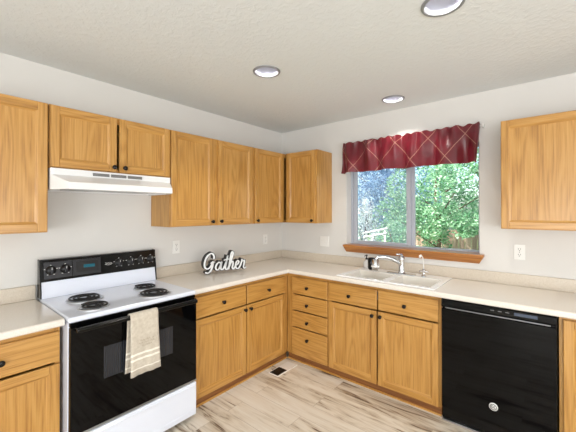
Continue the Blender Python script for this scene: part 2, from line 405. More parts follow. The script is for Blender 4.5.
def cabinet(name, label, x0, x1, depth, z0, z1, fronts, rz=0, base=False, group=None, kick=True, open_top=False, stiles=(), kick_range=None):
    """x0..x1 along the wall (world X for the back wall, world Y for the left wall); fronts in the same coordinates"""
    xc = (x0+x1)/2
    loc = (xc, 0, z0) if rz == 0 else (0, xc, z0)
    t = thing(name, label, 'cabinet', loc, rz, group or (BG if base else WG))
    L = lambda x: x-xc
    zo = z0
    c = MB(); a, b = L(x0), L(x1); ft = .019
    y_back = -.002; yf = -depth
    zc = 0 if not base else .0
    hh = z1-z0
    c.box(a, a+.016, yf+ft, y_back, zc, hh); c.box(b-.016, b, yf+ft, y_back, zc, hh)
    c.box(a+.016, b-.016, yf+ft, y_back, .05 if base else 0, .066 if base else .016)
    c.box(a+.016, b-.016, y_back-.01, y_back, .066 if base else .016, hh)
    if not open_top: c.box(a+.016, b-.016, yf+ft, y_back-.01, hh-.016, hh)
    c.build('carcass', OAK_V, t)
    fm = MB(); zb_ = .058 if base else 0; sw = .024
    fm.box(a, a+sw, yf, yf+ft, zb_, hh, .0015); fm.box(b-sw, b, yf, yf+ft, zb_, hh, .0015)
    fm.box(a+sw, b-sw, yf, yf+ft, zb_, zb_+sw, .0015, 1); fm.box(a+sw, b-sw, yf, yf+ft, hh-.045, hh, .0015, 1)
    for s0, s1 in stiles: fm.box(L(s0), L(s1), yf, yf+ft, zb_+sw, hh-.045, .0015)
    fm.build('face_frame', [OAK_V, OAK_H], t)
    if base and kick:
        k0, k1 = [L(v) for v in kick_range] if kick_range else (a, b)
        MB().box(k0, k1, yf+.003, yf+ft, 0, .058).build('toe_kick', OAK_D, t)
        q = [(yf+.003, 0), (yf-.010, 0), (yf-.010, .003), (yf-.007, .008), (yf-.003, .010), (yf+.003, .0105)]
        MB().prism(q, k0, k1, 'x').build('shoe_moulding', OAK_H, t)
    for kind, fx0, fx1, fz0, fz1, kn in fronts:
        fx0, fx1 = L(fx0), L(fx1)
        if kind == 'door':
            d = door_mb(fx0, fx1, fz0-zo, fz1-zo, yf-.02).build('door', [OAK_V, OAK_H], t)
        else:
            d = MB().box(fx0, fx1, yf-.02, yf, fz0-zo, fz1-zo, .006, 0, 3).build('drawer', OAK_H, t)
        if kn: knob(d, L(kn[0]), yf-.02, kn[1]-zo)
    return t
R90 = PI/2
UF, BF = .294, .553
UZ0, UZ1 = 1.342, 2.112
WG = 'oak wall cabinets'; BG = 'oak base cabinets'
def dz(z0, z1): return (z0+.005, z1-.006)
u0, u1 = dz(UZ0, UZ1)
cabinet('wall_cabinet', 'tall honey oak wall cabinet at the far left, left of the range hood', -2.95, -2.474, UF, UZ0, UZ1, [('door', -2.945, -2.480, u0, u1, None)], R90)
cabinet('wall_cabinet', 'short two-door oak wall cabinet directly above the white range hood', -2.470, -1.693, UF, 1.730, UZ1,
        [('door', -2.467, -2.090, 1.735, u1, (-2.112, 1.766)), ('door', -2.073, -1.697, 1.735, u1, (-2.042, 1.766))], R90)
cabinet('wall_cabinet', 'wide two-door oak wall cabinet just right of the range hood', -1.690, -.789, UF, UZ0, UZ1,
        [('door', -1.685, -1.275, u0, u1, (-1.297, 1.377)), ('door', -1.226, -.806, u0, u1, (-1.203, 1.378))], R90, stiles=[(-1.285, -1.216)])
cabinet('wall_cabinet', 'single-door oak wall cabinet on the left wall filling the room corner', -.787, -.004, UF, UZ0, UZ1, [('door', -.768, -.336, u0, u1, (-.742, 1.374))], R90, stiles=[(-.346, -.296)])
cabinet('wall_cabinet', 'narrow oak wall cabinet on the window wall between corner and window', .316, .736, UF, UZ0, UZ1, [('door', .340, .722, u0, u1, (.694, 1.372))])
cabinet('wall_cabinet', 'oak wall cabinet at the right edge, right of the window and above the outlet', 2.328, 3.35, UF, UZ0, UZ1,
        [('door', 2.331, 2.836, u0, u1, (2.812, 1.38)), ('door', 2.842, 3.347, u0, u1, (2.866, 1.38))])

CZ0 = .857
cabinet('base_cabinet', 'oak base cabinet left of the range with one drawer over a door', -2.975, -2.478, BF, 0, CZ0,
        [('drawer', -2.970, -2.482, .664, .826, (-2.722, .742)), ('door', -2.970, -2.482, .063, .652, (-2.945, .615))], R90, True)
cabinet('base_cabinet', 'oak base cabinet right of the range with two drawers over two doors', -1.676, -.004, BF, 0, CZ0,
        [('drawer', -1.660, -1.130, .662, .826, (-1.384, .740)), ('drawer', -1.118, -.606, .662, .824, (-.856, .737)),
         ('door', -1.660, -1.128, .063, .652, (-1.150, .620)), ('door', -1.119, -.606, .063, .652, (-1.086, .618))], R90, True, stiles=[(-.625, -.554)], kick_range=(-1.676, -.567))
cabinet('base_cabinet', 'narrow oak base cabinet with a stack of four drawers next to the corner', .555, 1.047, BF, 0, CZ0,
        [('drawer', .627, 1.038, .662, .824, (.819, .735)), ('drawer', .627, 1.038, .502, .652, (.819, .570)), ('drawer', .627, 1.038, .338, .492, (.820, .404)), ('drawer', .627, 1.038, .063, .328, (.822, .240))], 0, True, stiles=[(.579, .645)], kick_range=(.568, 1.047))
cabinet('base_cabinet', 'wide oak sink base cabinet with two doors under the window', 1.049, 1.996, BF, 0, CZ0,
        [('drawer', 1.058, 1.512, .666, .828, (1.265, .738)), ('drawer', 1.523, 1.980, .668, .830, (1.740, .742)),
         ('door', 1.058, 1.509, .063, .655, (1.478, .616)), ('door', 1.521, 1.980, .063, .657, (1.546, .620))], 0, True, open_top=True)
cabinet('base_cabinet', 'oak base cabinet at the right edge beside the black dishwasher', 2.637, 3.10, BF, 0, CZ0,
        [('door', 2.656, 3.08, .063, .836, (3.05, .78))], 0, True)

# ------------------------------------------------------------------ worktops
t = thing('countertop', 'cream laminate countertop section left of the range', 'countertop', (.3, -2.76, CZ0))
def local(o, loc): o.data.transform(Matrix.Translation(-Vector(loc))); return o
m = MB().box(.002, .613, -3.06, -2.472, CZ0, .895); 
m.bevel_sharp(.012, sel=lambda e: all(abs(v.co.x-.613) < 1e-4 for v in e.verts) and abs(e.verts[0].co.z-e.verts[1].co.z) < 1e-4)
local(m.build('worktop', M['counter'], t), t.location)
local(MB().box(.002, .021, -3.06, -2.472, .8955, .987, .003).build('backsplash', M['splash'], t), t.location)
t = thing('countertop', 'long L-shaped cream laminate countertop turning the corner and holding the sink', 'countertop', (.6, -.4, CZ0))
m = MB().gridslab([.002, .613, 1.150, 1.940, 3.6], [-1.680, -.613, -.545, -.075, -.002], CZ0, .895,
    lambda i, j: (i == 0) or (j >= 1 and not (i == 2 and j == 2)))
def front_edge(e):
    a, b = e.verts[0].co, e.verts[1].co
    if abs(a.z-b.z) > 1e-4: return abs(a.x-.613) < 1e-4 and abs(a.y+.613) < 1e-4
    return (abs(a.x-.613) < 1e-4 and abs(b.x-.613) < 1e-4 and max(a.y, b.y) < -.61) or (abs(a.y+.613) < 1e-4 and abs(b.y+.613) < 1e-4 and min(a.x, b.x) > .61)
m.bevel_sharp(.012, sel=front_edge)
local(m.build('worktop', M['counter'], t), t.location)
local(MB().gridslab([.002, .021, 3.6], [-1.680, -.021, -.002], .8955, .987, lambda i, j: i == 0 or j == 1).bevel_sharp(.003, seg=2).build('backsplash', M['splash'], t), t.location)

# ------------------------------------------------------------------ range hood
t = thing('range_hood', 'white slanted range hood under the short oak cabinet', 'range hood', (.2, -2.082, 1.595))
def hood():
    m = MB(); yl, yr = -2.468, -1.697; ch = .058
    top = [(.003, yl), (.316, yl), (.316, yr), (.003, yr)]
    mid = [(.003, yl), (.316, yl), (.33, yl+.008), (.33, yr-.008), (.316, yr), (.003, yr)]
    def ringv(z, x_out, c, zc):
        return [m.bm.verts.new(p) for p in ((.003, yl, z), (.320, yl, zc), (x_out, yl+c, z), (x_out, yr-c, z), (.320, yr, zc), (.003, yr, z))]
    A = ringv(1.7285, .322, .012, 1.7285); B = ringv(1.688, .326, .012, 1.688); Cc = ringv(1.640, .448, ch, 1.676); D = ringv(1.598, .452, ch, 1.598)
    # bottom ring, inset for the open underside
    E = [m.bm.verts.new(p) for p in ((.03, yl+.03, 1.598), (.31, yl+.03, 1.598), (.425, yl+ch+.02, 1.598), (.425, yr-ch-.02, 1.598), (.31, yr-.03, 1.598), (.03, yr-.03, 1.598))]
    G = [m.bm.verts.new((v.co.x, v.co.y, 1.632)) for v in E]
    for P, Q in ((A, B), (B, Cc), (Cc, D), (D, E), (E, G)):
        for i in range(6):
            j = (i+1) % 6; m.bm.faces.new((P[i], P[j], Q[j], Q[i]))
    m.bm.faces.new(A); m.bm.faces.new(G[::-1]); m.bevel_sharp(.003, .3, 2)
    return m.build('shell', M['hood'], t)
local(hood(), t.location)
for y0 in (-2.243, -2.133, -2.023):
    local(MB().box(.318, .3275, y0, y0+.10, 1.696, 1.716, .001).build('vent_slot', M['grey'], t), t.location)
local(MB().box(.08, .30, -2.36, -1.80, 1.606, 1.625, .004).build('filter', M['steel'], t), t.location)

# ------------------------------------------------------------------ electric range
RL, RR = -2.463, -1.690; RC = (RL+RR)/2
t = thing('range', 'white electric coil range with black glass oven door', 'range', (.33, RC, 0)); T0 = t.location
def rp(m, name, material, parent=None): return local(m.build(name, material, parent or t), T0)
rp(MB().box(.03, .628, RL, RR, .03, .872, .004), 'body', M['enamel'])
ct = MB().box(.085, .652, RL-.002, RR+.002, .873, .903, .010, 0, 3)
rp(ct, 'cooktop', M['enamel'])
rp(MB().prism([(.03, .873), (.095, .904), (.078, 1.008), (.03, 1.008)], RL+.006, RR-.006, 'y', .002), 'riser', M['enamel'])
bgp = MB().prism([(.025, 1.008), (.083, 1.008), (.066, 1.145), (.055, 1.150), (.025, 1.150)], RL, RR, 'y', .003)
for ye in (RL-.002, RR-.006): bgp.prism([(.025, .905), (.098, .905), (.085, 1.010), (.068, 1.149), (.025, 1.153)], ye, ye+.008, 'y', .002)
rp(bgp, 'backguard', M['black_gloss'])
def bx(z): return .083 - (z-1.008)*(.017/.137)
tilt = Vector((.137, 0, .017)).normalized()
def panel(y0, y1, z0, z1, d0, d1): return MB().prism([(bx(z0)+d0, z0), (bx(z0)+d1, z0), (bx(z1)+d1, z1), (bx(z1)+d0, z1)], y0, y1, 'y')
cp = rp(panel(RL+.02, -2.285, 1.025, 1.132, -.002, .002), 'control_panel', M['frame'])
cp2 = rp(panel(-2.280, -2.105, 1.025, 1.132, -.002, .0025), 'clock_panel', M['frame'])
rp(panel(-2.262, -2.122, 1.045, 1.120, .0025, .004), 'clock_bezel', M['black'], cp2)
rp(panel(-2.215, -2.145, 1.072, 1.094, .004, .0055), 'clock_display', M['teal'], cp2)
cp3 = rp(panel(-2.100, RR-.02, 1.025, 1.132, -.002, .002), 'control_panel', M['black_gloss'])
for ky in (-2.405, -2.324, -1.979, -1.890, -1.811, -1.733):
    c = Vector((bx(1.080)+.002, ky, 1.080))
    m = MB().lathe([(0, 0), (.030, 0), (.030, .003), (.023, .006), (.021, .014), (0, .015)], c, tilt, 24)
    kb = rp(m, 'control_knob', M['black'])
    m = MB(); m.box(c.x+.010, c.x+.028, ky-.006, ky+.006, 1.058, 1.102, .003); rp(m, 'grip', M['frame'], kb)
    m = MB(); m.box(c.x+.028, c.x+.0295, ky-.0015, ky+.0015, 1.085, 1.101); rp(m, 'pointer', M['mark'], kb)
    for a in range(5):
        th = math.radians(-60+a*75); yy, zz = ky+.035*math.cos(th), 1.08+.032*math.sin(th); rp(MB().box(bx(zz)+.0018, bx(zz)+.003, yy-.004, yy+.004, zz-.002, zz+.002), 'dial_mark', M['mark'], kb)
# small white script emblem on the backguard
m = MB(); z = 1.082
def rib2(m, pts, r):
    m.tube([(bx(zz)+.0035, yy, zz) for yy, zz in pts], r, 6)
rib2(m, [(-2.072, 1.090), (-2.067, 1.076), (-2.062, 1.088), (-2.057, 1.076), (-2.052, 1.088), (-2.047, 1.078), (-2.042, 1.088), (-2.037, 1.078), (-2.030, 1.086)], .0018)
rib2(m, [(-2.078, 1.078), (-2.060, 1.071), (-2.040, 1.072), (-2.026, 1.079)], .0014)
rp(m, 'emblem', M['mark'])
def burner(x, y, r):
    b = rp(MB().lathe([(0, .0), (r*.35, -.002), (r*.8, .001), (r*1.0, .005), (r*1.05, .006), (r*1.07, .003), (r*1.07, .0)], (x, y, .9035), (0, 0, 1), 40), 'drip_pan', M['pan'])
    n = 3.1 if r > .085 else 2.6; pts = []
    steps = int(n*28)
    for i in range(steps+1):
        a = 2*PI*n*i/steps; rr = r*(.24+.74*i/steps); pts.append((x+rr*math.cos(a), y+rr*math.sin(a), .9175))
    rp(MB().tube(pts, .0052, 8), 'coil', M['coil'], b)
    for a in range(3):
        th = 2*PI*a/3+.4; rp(MB().tube([(x+.02*math.cos(th), y+.02*math.sin(th), .910), (x+r*.97*math.cos(th), y+r*.97*math.sin(th), .910)], .003, 6), 'coil_support', M['steel'], b)
burner(.300, -2.275, .098); burner(.535, -2.305, .078); burner(.305, -1.888, .076); burner(.520, -1.925, .100)
rp(MB().box(.6285, .650, RL+.004, RR-.004, .852, .8725, .002), 'vent_strip', M['black_gloss'])
od = rp(MB().box(.630, .666, RL+.003, RR-.003, .272, .850, .006, 0, 3), 'oven_door', M['black_glass'])
rp(MB().box(.6655, .6672, -2.300, -1.878, .526, .705, .0006), 'oven_window', M['oven_in'], od)
rp(MB().box(.664, .668, RL+.004, RR-.004, .2725, .283, .001), 'door_trim', M['steel'], od)
hm = MB().box(.690, .718, RL+.018, RR-.024, .829, .857, .011, 0, 4)
for yy in (RL+.022, RR-.058): hm.box(.664, .700, yy, yy+.03, .832, .854, .005)
rp(hm, 'door_handle', M['black_gloss'], od)
dr = rp(MB().box(.630, .668, RL+.003, RR-.003, .034, .264, .008, 0, 3), 'drawer', M['enamel'])
rp(MB().prism([(.667, .225), (.673, .228), (.676, .246), (.670, .252), (.667, .252)], RL+.02, RR-.02, 'y'), 'drawer_pull', M['enamel'], dr)
rp(MB().box(.667, .670, RL+.02, RR-.02, .062, .075, .001), 'drawer_rib', M['enamel'], dr)
for x in (.08, .60):
    for y in (RL+.05, RR-.05): rp(MB().lathe([(0, 0), (.018, 0), (.018, .012), (.009, .014), (.009, .034), (0, .034)], (x, y, 0), (0, 0, 1), 16), 'foot', M['black'])

# towel over the oven door handle
def towel():
    prof = [(.732, .504), (.730, .56), (.729, .63), (.7275, .70), (.7265, .78), (.726, .835), (.7235, .856), (.716, .8645), (.704, .867), (.692, .8645), (.684, .856), (.681, .835), (.680, .76), (.679, .66), (.678, .58), (.677, .512)]
    m = MB(); NY = 14; y0, y1 = -2.178, -2.010; rows = []
    for i, (x, z) in enumerate(prof):
        row = []; front = i < 8
        hang = max(0, (.80-z)/.3)
        for j in range(NY+1):
            f_ = j/NY; shift = -.002*hang
            y = y0+(y1-y0)*f_ + (.018*hang*(f_-.2) if front else -.012*hang)
            dx = (.0045*math.sin(f_*9+1)+.003*math.sin(f_*21))*hang if front else .001*math.sin(f_*9)*hang
            dzv = (.010*(1-f_) if front else 0)*(1 if i == 0 else 0)
            row.append(m.bm.verts.new((x+max(dx, -.004), y, z-dzv*.2)))
        rows.append(row)
    for a, b in zip(rows, rows[1:]):
        for j in range(NY):
            f_ = m.bm.faces.new((a[j], a[j+1], b[j+1], b[j])); f_.smooth = True
    bmesh.ops.recalc_face_normals(m.bm, faces=m.bm.faces)
    bmesh.ops.solidify(m.bm, geom=list(m.bm.faces), thickness=.003)
    return m.build('cloth', M['towel'], tw)
tw = thing('towel', 'beige striped kitchen towel hanging over the oven door handle', 'towel', (0, 0, 0))
towel()
# rows of faint stitching on the towel front
M['thread'] = mat('towel_thread', C(168, 152, 130), .9)
m = MB()
for r_, (zz, ya_, yb2) in enumerate(((.700, -2.125, -2.045), (.684, -2.135, -2.04), (.668, -2.115, -2.05))):
    y = ya_
    while y < yb2:
        m.tube([(.7345, y, zz), (.7345, y+.006, zz+.006), (.7345, y+.011, zz-.002)], .0011, 5); y += .014 if random.random() > .25 else .022
m.build('stitching', M['thread'], tw)

# ------------------------------------------------------------------ dishwasher
t = thing('dishwasher', 'black built-in dishwasher with a round silver badge under the counter', 'dishwasher', (2.317, -.3, 0)); T0 = t.location
DL, DR = 2.001, 2.632
rp(MB().box(DL+.004, DR-.004, -.555, -.03, .02, .853), 'tub', M['black'])
dd = rp(MB().box(DL+.004, DR-.004, -.592, -.556, .095, .785, .005, 0, 3), 'door_panel', M['black_glass'])
cpn = rp(MB().prism([(-.556, .853), (-.584, .853), (-.598, .846), (-.600, .806), (-.590, .796), (-.556, .796)], DL+.004, DR-.004, 'x', .002), 'control_panel', M['black_gloss'])
rp(MB().box(2.03, 2.600, -.603, -.592, .791, .798, .0025), 'handle_lip_glint', M['steel'], dd)  # pocket handle edge, its highlight line put into the steel colour
rp(MB().box(2.425, 2.540, -.6008, -.5995, .820, .838), 'panel_patch', mat('blue_grey_gloss', C(70, 80, 98), .12), cpn)  # blue-grey rectangle on the control panel
mm = MB()
for i in range(3): mm.box(2.30+i*.04, 2.32+i*.04, -.6006, -.5995, .828, .832)
rp(mm, 'button_marks', M['grey'], cpn)
rp(MB().box(DL+.006, DR-.006, -.575, -.556, .012, .092, .003), 'kick_plate', M['black_gloss'])
rp(MB().box(DL+.006, DR-.006, -.590, -.556, 0, .010, .002), 'base_strip', M['steel'])
bd = rp(MB().lathe([(0, 0), (.025, 0), (.025, .002), (.022, .004), (0, .004)], (2.314, -.592, .209), (0, -1, 0), 32), 'badge', mat('badge_silver', C(228, 228, 226), .35, metal=.2))
m = MB(); Y = -.5965
m.tube([(2.314+.017*math.cos(a*PI/12), Y, .209+.017*math.sin(a*PI/12)) for a in range(24)], .0018, 6, close=True)
m.tube([(2.314+x, Y, .209+z) for x, z in ((-.002, .008), (-.008, .009), (-.011, .002), (-.008, -.006), (-.002, -.005), (-.001, .001), (-.006, .001))], .0014, 6)
m.tube([(2.314+x, Y, .209+z) for x, z in ((.010, .007), (.004, .009), (.002, .004), (.006, .001), (.002, -.003), (.005, -.007), (.011, -.005))], .0014, 6)
rp(m, 'monogram', M['frame'], bd)

# ------------------------------------------------------------------ sink
t = thing('sink', 'white double-bowl drop-in sink in the counter under the window', 'sink', (1.545, -.31, .895)); T0 = t.location
SX = [1.135, 1.185, 1.535, 1.592, 1.912, 1.957]; SY = [-.570, -.530, -.215, -.052]
m = MB().gridslab(SX, SY, .8955, .905, lambda i, j: not (j == 1 and i in (1, 3))); m.bevel_sharp(.003, seg=2); rp(m, 'rim', M['sinkw'])
for x0, x1 in ((1.185, 1.535), (1.592, 1.912)):
    m = MB(); y0, y1 = -.530, -.215; zt, zb = .9035, .735; ins = .028; th = .005
    def rg(x0, x1, y0, y1, z): return [m.bm.verts.new(p) for p in ((x0, y0, z), (x1, y0, z), (x1, y1, z), (x0, y1, z))]
    A = rg(x0, x1, y0, y1, zt); B = rg(x0+ins, x1-ins, y0+ins, y1-ins, zb); O = rg(x0-th, x1+th, y0-th, y1+th, .894); P_ = rg(x0+ins-th, x1-ins+th, y0+ins-th, y1-ins+th, zb-th)
    A2 = rg(x0-th, x1+th, y0-th, y1+th, .8945)
    for U, V in ((A, B), (O, P_)):
        for i in range(4): j = (i+1) % 4; m.bm.faces.new((U[i], U[j], V[j], V[i]))
    m.bm.faces.new(B); m.bm.faces.new(P_[::-1])
    for i in range(4): j = (i+1) % 4; m.bm.faces.new((A[i], A[j], O[j], O[i]))
    bmesh.ops.delete(m.bm, geom=A2, context='VERTS')
    ba = rp(m, 'bowl', M['bowl'])
    rp(MB().lathe([(0, 0), (.035, 0), (.043, .003), (.043, 0)], ((x0+x1)/2, -.372, zb+.0005), (0, 0, 1), 24), 'drain', M['steel'], ba)

# faucet with a filter on the spout
t = thing('faucet', 'chrome kitchen faucet at the back of the sink with a filter on its spout', 'faucet', (1.568, -.165, .905)); T0 = t.location
rp(MB().box(1.438, 1.692, -.198, -.140, .9055, .915, .004, 0, 3), 'deck_plate', M['chrome'])
fb = rp(MB().lathe([(0, .0), (.031, .0), (.030, .012), (.026, .03), (.0245, .09), (.027, .118), (.027, .135), (.022, .148), (0, .151)], (1.568, -.168, .915), (0, 0, 1), 28), 'faucet_body', M['chrome'])
P0, P1 = Vector((1.560, -.172, 1.000)), Vector((1.385, -.262, 1.020))
sp = []
for i in range(15):
    f_ = i/14; q = P0.lerp(P1, f_); q.z = 1.0+.052*math.sin(PI*min(1, f_*1.08)*.62+.0)/math.sin(PI*.5)
    sp.append(q)
sp.append(Vector((1.373, -.270, 1.036))); sp.append(Vector((1.368, -.273, 1.022)))
rp(MB().tube(sp, [.0175-.004*i/16 for i in range(17)], 12), 'spout', M['chrome'])
hl = MB().tube([(1.568, -.168, 1.064), (1.578, -.175, 1.076), (1.565, -.200, 1.083), (1.545, -.232, 1.086)], [.012, .011, .009, .007], 10)
rp(hl, 'handle', M['chrome'])
fx, fy = 1.366, -.274
ff = rp(MB().lathe([(0, .922), (.024, .922), (.032, .936), (.036, .955), (.036, .985), (.031, .994), (.031, 1.026), (.020, 1.034), (0, 1.034)], (fx, fy, 0), (0, 0, 1), 24), 'filter', M['chrome'])
rp(MB().lathe([(0, .930), (.022, .930), (.029, .938), (.032, .948), (.032, 1.030), (.027, 1.040), (0, 1.040)], (fx-.040, fy+.004, 0), (0, 0, 1), 20), 'filter_cartridge', M['black_gloss'], ff)
rp(MB().lathe([(.0365, .960), (.0380, .963), (.0380, .972), (.0365, .975)], (fx, fy, 0), (0, 0, 1), 24), 'filter_band', M['white'], ff)

# slim filtered water tap
t = thing('water_tap', 'slim upright filtered water tap with white tip right of the faucet', 'faucet', (1.758, -.165, .905)); T0 = t.location
rp(MB().lathe([(0, 0), (.022, 0), (.022, .006), (.012, .012), (.011, .048), (.015, .052), (.015, .060), (.006, .066), (0, .066)], (1.758, -.165, .9055), (0, 0, 1), 20), 'tap_base', M['chrome'])
rp(MB().tube([(1.758, -.165, .968), (1.757, -.166, 1.03), (1.752, -.172, 1.07), (1.742, -.188, 1.092), (1.738, -.200, 1.090)], .0048, 8), 'stem', M['white'])
rp(MB().lathe([(0, 0), (.008, 0), (.009, .016), (.007, .022), (0, .022)], (1.7375, -.201, 1.070), (0, 0, 1), 14), 'tip', M['white'])
lv = MB(); lv.tube([(1.72, -.170, .949), (1.758, -.165, .953), (1.796, -.160, .949)], [.006, .005, .006], 8); rp(lv, 'lever', M['chrome'])

# soap bottle
t = thing('soap_bottle', 'small round soap bottle with a black pump left of the faucet', 'bottle', (1.190, -.085, .905)); T0 = t.location
M['soap'] = mat('clear_bottle', C(222, 220, 218), .15, trans=.12)
rp(MB().lathe([(0, 0), (.022, 0), (.029, .008), (.034, .03), (.032, .052), (.022, .068), (.011, .075), (.011, .084), (0, .084)], (1.190, -.085, .9055), (0, 0, 1), 24), 'bottle', M['soap'])
m = MB().lathe([(0, 0), (.013, 0), (.013, .012), (.006, .015), (.005, .034), (.010, .036), (.010, .045), (0, .047)], (1.190, -.085, .9895), (0, 0, 1), 18)
m.tube([(1.190, -.085, 1.030), (1.185, -.112, 1.029), (1.184, -.118, 1.022)], .0045, 8); rp(m, 'pump', M['black'])

# ------------------------------------------------------------------ script word sign
def catmull(P, n=7):
    P = [P[0]]+list(P)+[P[-1]]; out = []
    for i in range(1, len(P)-2):
        p0, p1, p2, p3 = P[i-1:i+3]
        for k in range(n):
            t_ = k/n; q = []
            for d in (0, 1):
                q.append(.5*((2*p1[d])+(-p0[d]+p2[d])*t_+(2*p0[d]-5*p1[d]+4*p2[d]-p3[d])*t_*t_+(-p0[d]+3*p1[d]-3*p2[d]+p3[d])*t_**3))
            out.append(tuple(q))
    out.append(P[-2]); return out
STROKES = [
 ([(1.22, 1.42), (1.25, 1.75), (1.02, 2.08), (.66, 1.98), (.30, 1.55), (.12, .98), (.16, .5), (.42, .28), (.78, .45), (1.02, .85), (1.14, 1.1), (1.06, .6), (.86, .06), (.52, -.22), (.18, -.12)], .135),
 ([(.80, .92), (1.14, 1.08), (1.36, 1.02)], .10),
 ([(2.10, .80), (1.86, .98), (1.56, .72), (1.44, .34), (1.60, .06), (1.88, .22), (2.12, .78), (2.20, 1.0), (2.08, .45), (2.14, .08), (2.36, .12), (2.56, .50)], .125),
 ([(2.56, .50), (2.80, 1.1), (2.94, 1.75), (2.76, .9), (2.64, .32), (2.76, .02), (2.98, .16), (3.16, .6)], .125),
 ([(2.42, 1.18), (2.75, 1.25), (3.12, 1.30)], .10),
 ([(3.10, .50), (3.40, 1.2), (3.62, 1.92), (3.52, 2.16), (3.36, 1.86), (3.20, 1.0), (3.06, .02)], .125),
 ([(3.12, .34), (3.32, .80), (3.54, .98), (3.62, .70), (3.52, .25), (3.64, .02), (3.84, .22), (3.98, .48)], .125),
 ([(3.96, .44), (4.20, .58), (4.36, .84), (4.24, 1.02), (4.04, .84), (3.94, .42), (4.06, .06), (4.34, .08), (4.56, .40)], .12),
 ([(4.54, .36), (4.72, .84), (4.78, 1.14), (4.86, .92), (5.10, .98), (5.04, .55), (4.98, .20), (5.10, .0), (5.34, .16)], .12),
]
SU = .0755
t = thing('word_sign', 'white cut-out script word Gather with black edges standing on the counter', 'sign', (.272, -1.118, .8995), math.atan2(.925, .379))
def strokes(y0, y1, grow, name, material, parent):
    m = MB()
    for si, (P, hw) in enumerate(STROKES):
        hw = hw+grow; pts = catmull(P); n = len(pts); Lp, Rp = [], []
        e = si*.00025
        for i, (a, b) in enumerate(pts):
            q0, q1 = pts[max(i-1, 0)], pts[min(i+1, n-1)]; dx, dy = q1[0]-q0[0], q1[1]-q0[1]; l_ = math.hypot(dx, dy) or 1
            nx, ny = -dy/l_, dx/l_; wv_ = hw*(.72 if i in (0, n-1) else 1)*(1.12 if abs(dy) > abs(dx) else .88)
            f3 = lambda a_, b_, y_: m.bm.verts.new(((a_-2.68)*SU, y_, (b_+.37)*SU))
            Lp.append((f3(a+nx*wv_, b+ny*wv_, y0-e), f3(a+nx*wv_, b+ny*wv_, y1))); Rp.append((f3(a-nx*wv_, b-ny*wv_, y0-e), f3(a-nx*wv_, b-ny*wv_, y1)))
        for i in range(n-1):
            for q in ((Lp[i][0], Lp[i+1][0], Rp[i+1][0], Rp[i][0]), (Lp[i][1], Rp[i][1], Rp[i+1][1], Lp[i+1][1]), (Lp[i][0], Lp[i][1], Lp[i+1][1], Lp[i+1][0]), (Rp[i][0], Rp[i+1][0], Rp[i+1][1], Rp[i][1])): m.bm.faces.new(q)
        for i in (0, n-1): m.bm.faces.new((Lp[i][0], Rp[i][0], Rp[i][1], Lp[i][1]))
    return m.build(name, material, parent)
strokes(-.014, .046, .045, 'backing', M['signk'], t)
strokes(-.019, -.0165, -.034, 'lettering', M['signw'], t)

# ------------------------------------------------------------------ wall plates
def plate(name, label, cat, loc, rz, kind, wd=.07):
    t = thing(name, label, cat, loc, rz, 'wall outlets' if kind == 'outlet' else None)
    MB().box(-wd/2, wd/2, -.006, -.0005, -.0575, .0575, .002).build('cover_plate', M['white'], t)
    if kind == 'outlet':
        for z in (.021, -.021):
            s_ = MB().box(-.017, .017, -.0085, -.0061, z-.015, z+.015, .003).build('socket', M['white'], t)
            m = MB(); m.box(-.008, -.0055, -.0092, -.0086, z-.002, z+.008); m.box(.0055, .008, -.0092, -.0086, z-.002, z+.008); m.box(-.0025, .0025, -.0092, -.0086, z-.011, z-.006)
            m.build('slots', M['slot'], s_)
        MB().lathe([(0, 0), (.003, 0), (.002, .001), (0, .001)], (0, -.006, 0), (0, -1, 0), 10).build('screw', M['grey'], t)
    else:
        for x in (-.023, .023):
            s_ = MB().box(x-.006, x+.006, -.0075, -.0061, -.013, .013, .001).build('switch_bezel', M['white'], t)
            MB().prism([(-.0076, -.004), (-.019, .006), (-.017, .011), (-.0076, .005)], x-.004, x+.004, 'x').build('toggle', M['white'], s_)
    return t
plate('outlet', 'white wall outlet on the left wall between range and sign', 'outlet', (0, -1.457, 1.146), R90, 'outlet')
plate('outlet', 'white wall outlet on the left wall near the corner, behind the sign', 'outlet', (0, -.300, 1.137), R90, 'outlet')
plate('switch_plate', 'white double light switch plate on the window wall below the narrow cabinet', 'switch', (.640, 0, 1.131), 0, 'switch', .116)
plate('outlet', 'white wall outlet on the window wall below the right-edge cabinet', 'outlet', (2.416, 0, 1.154), 0, 'outlet')

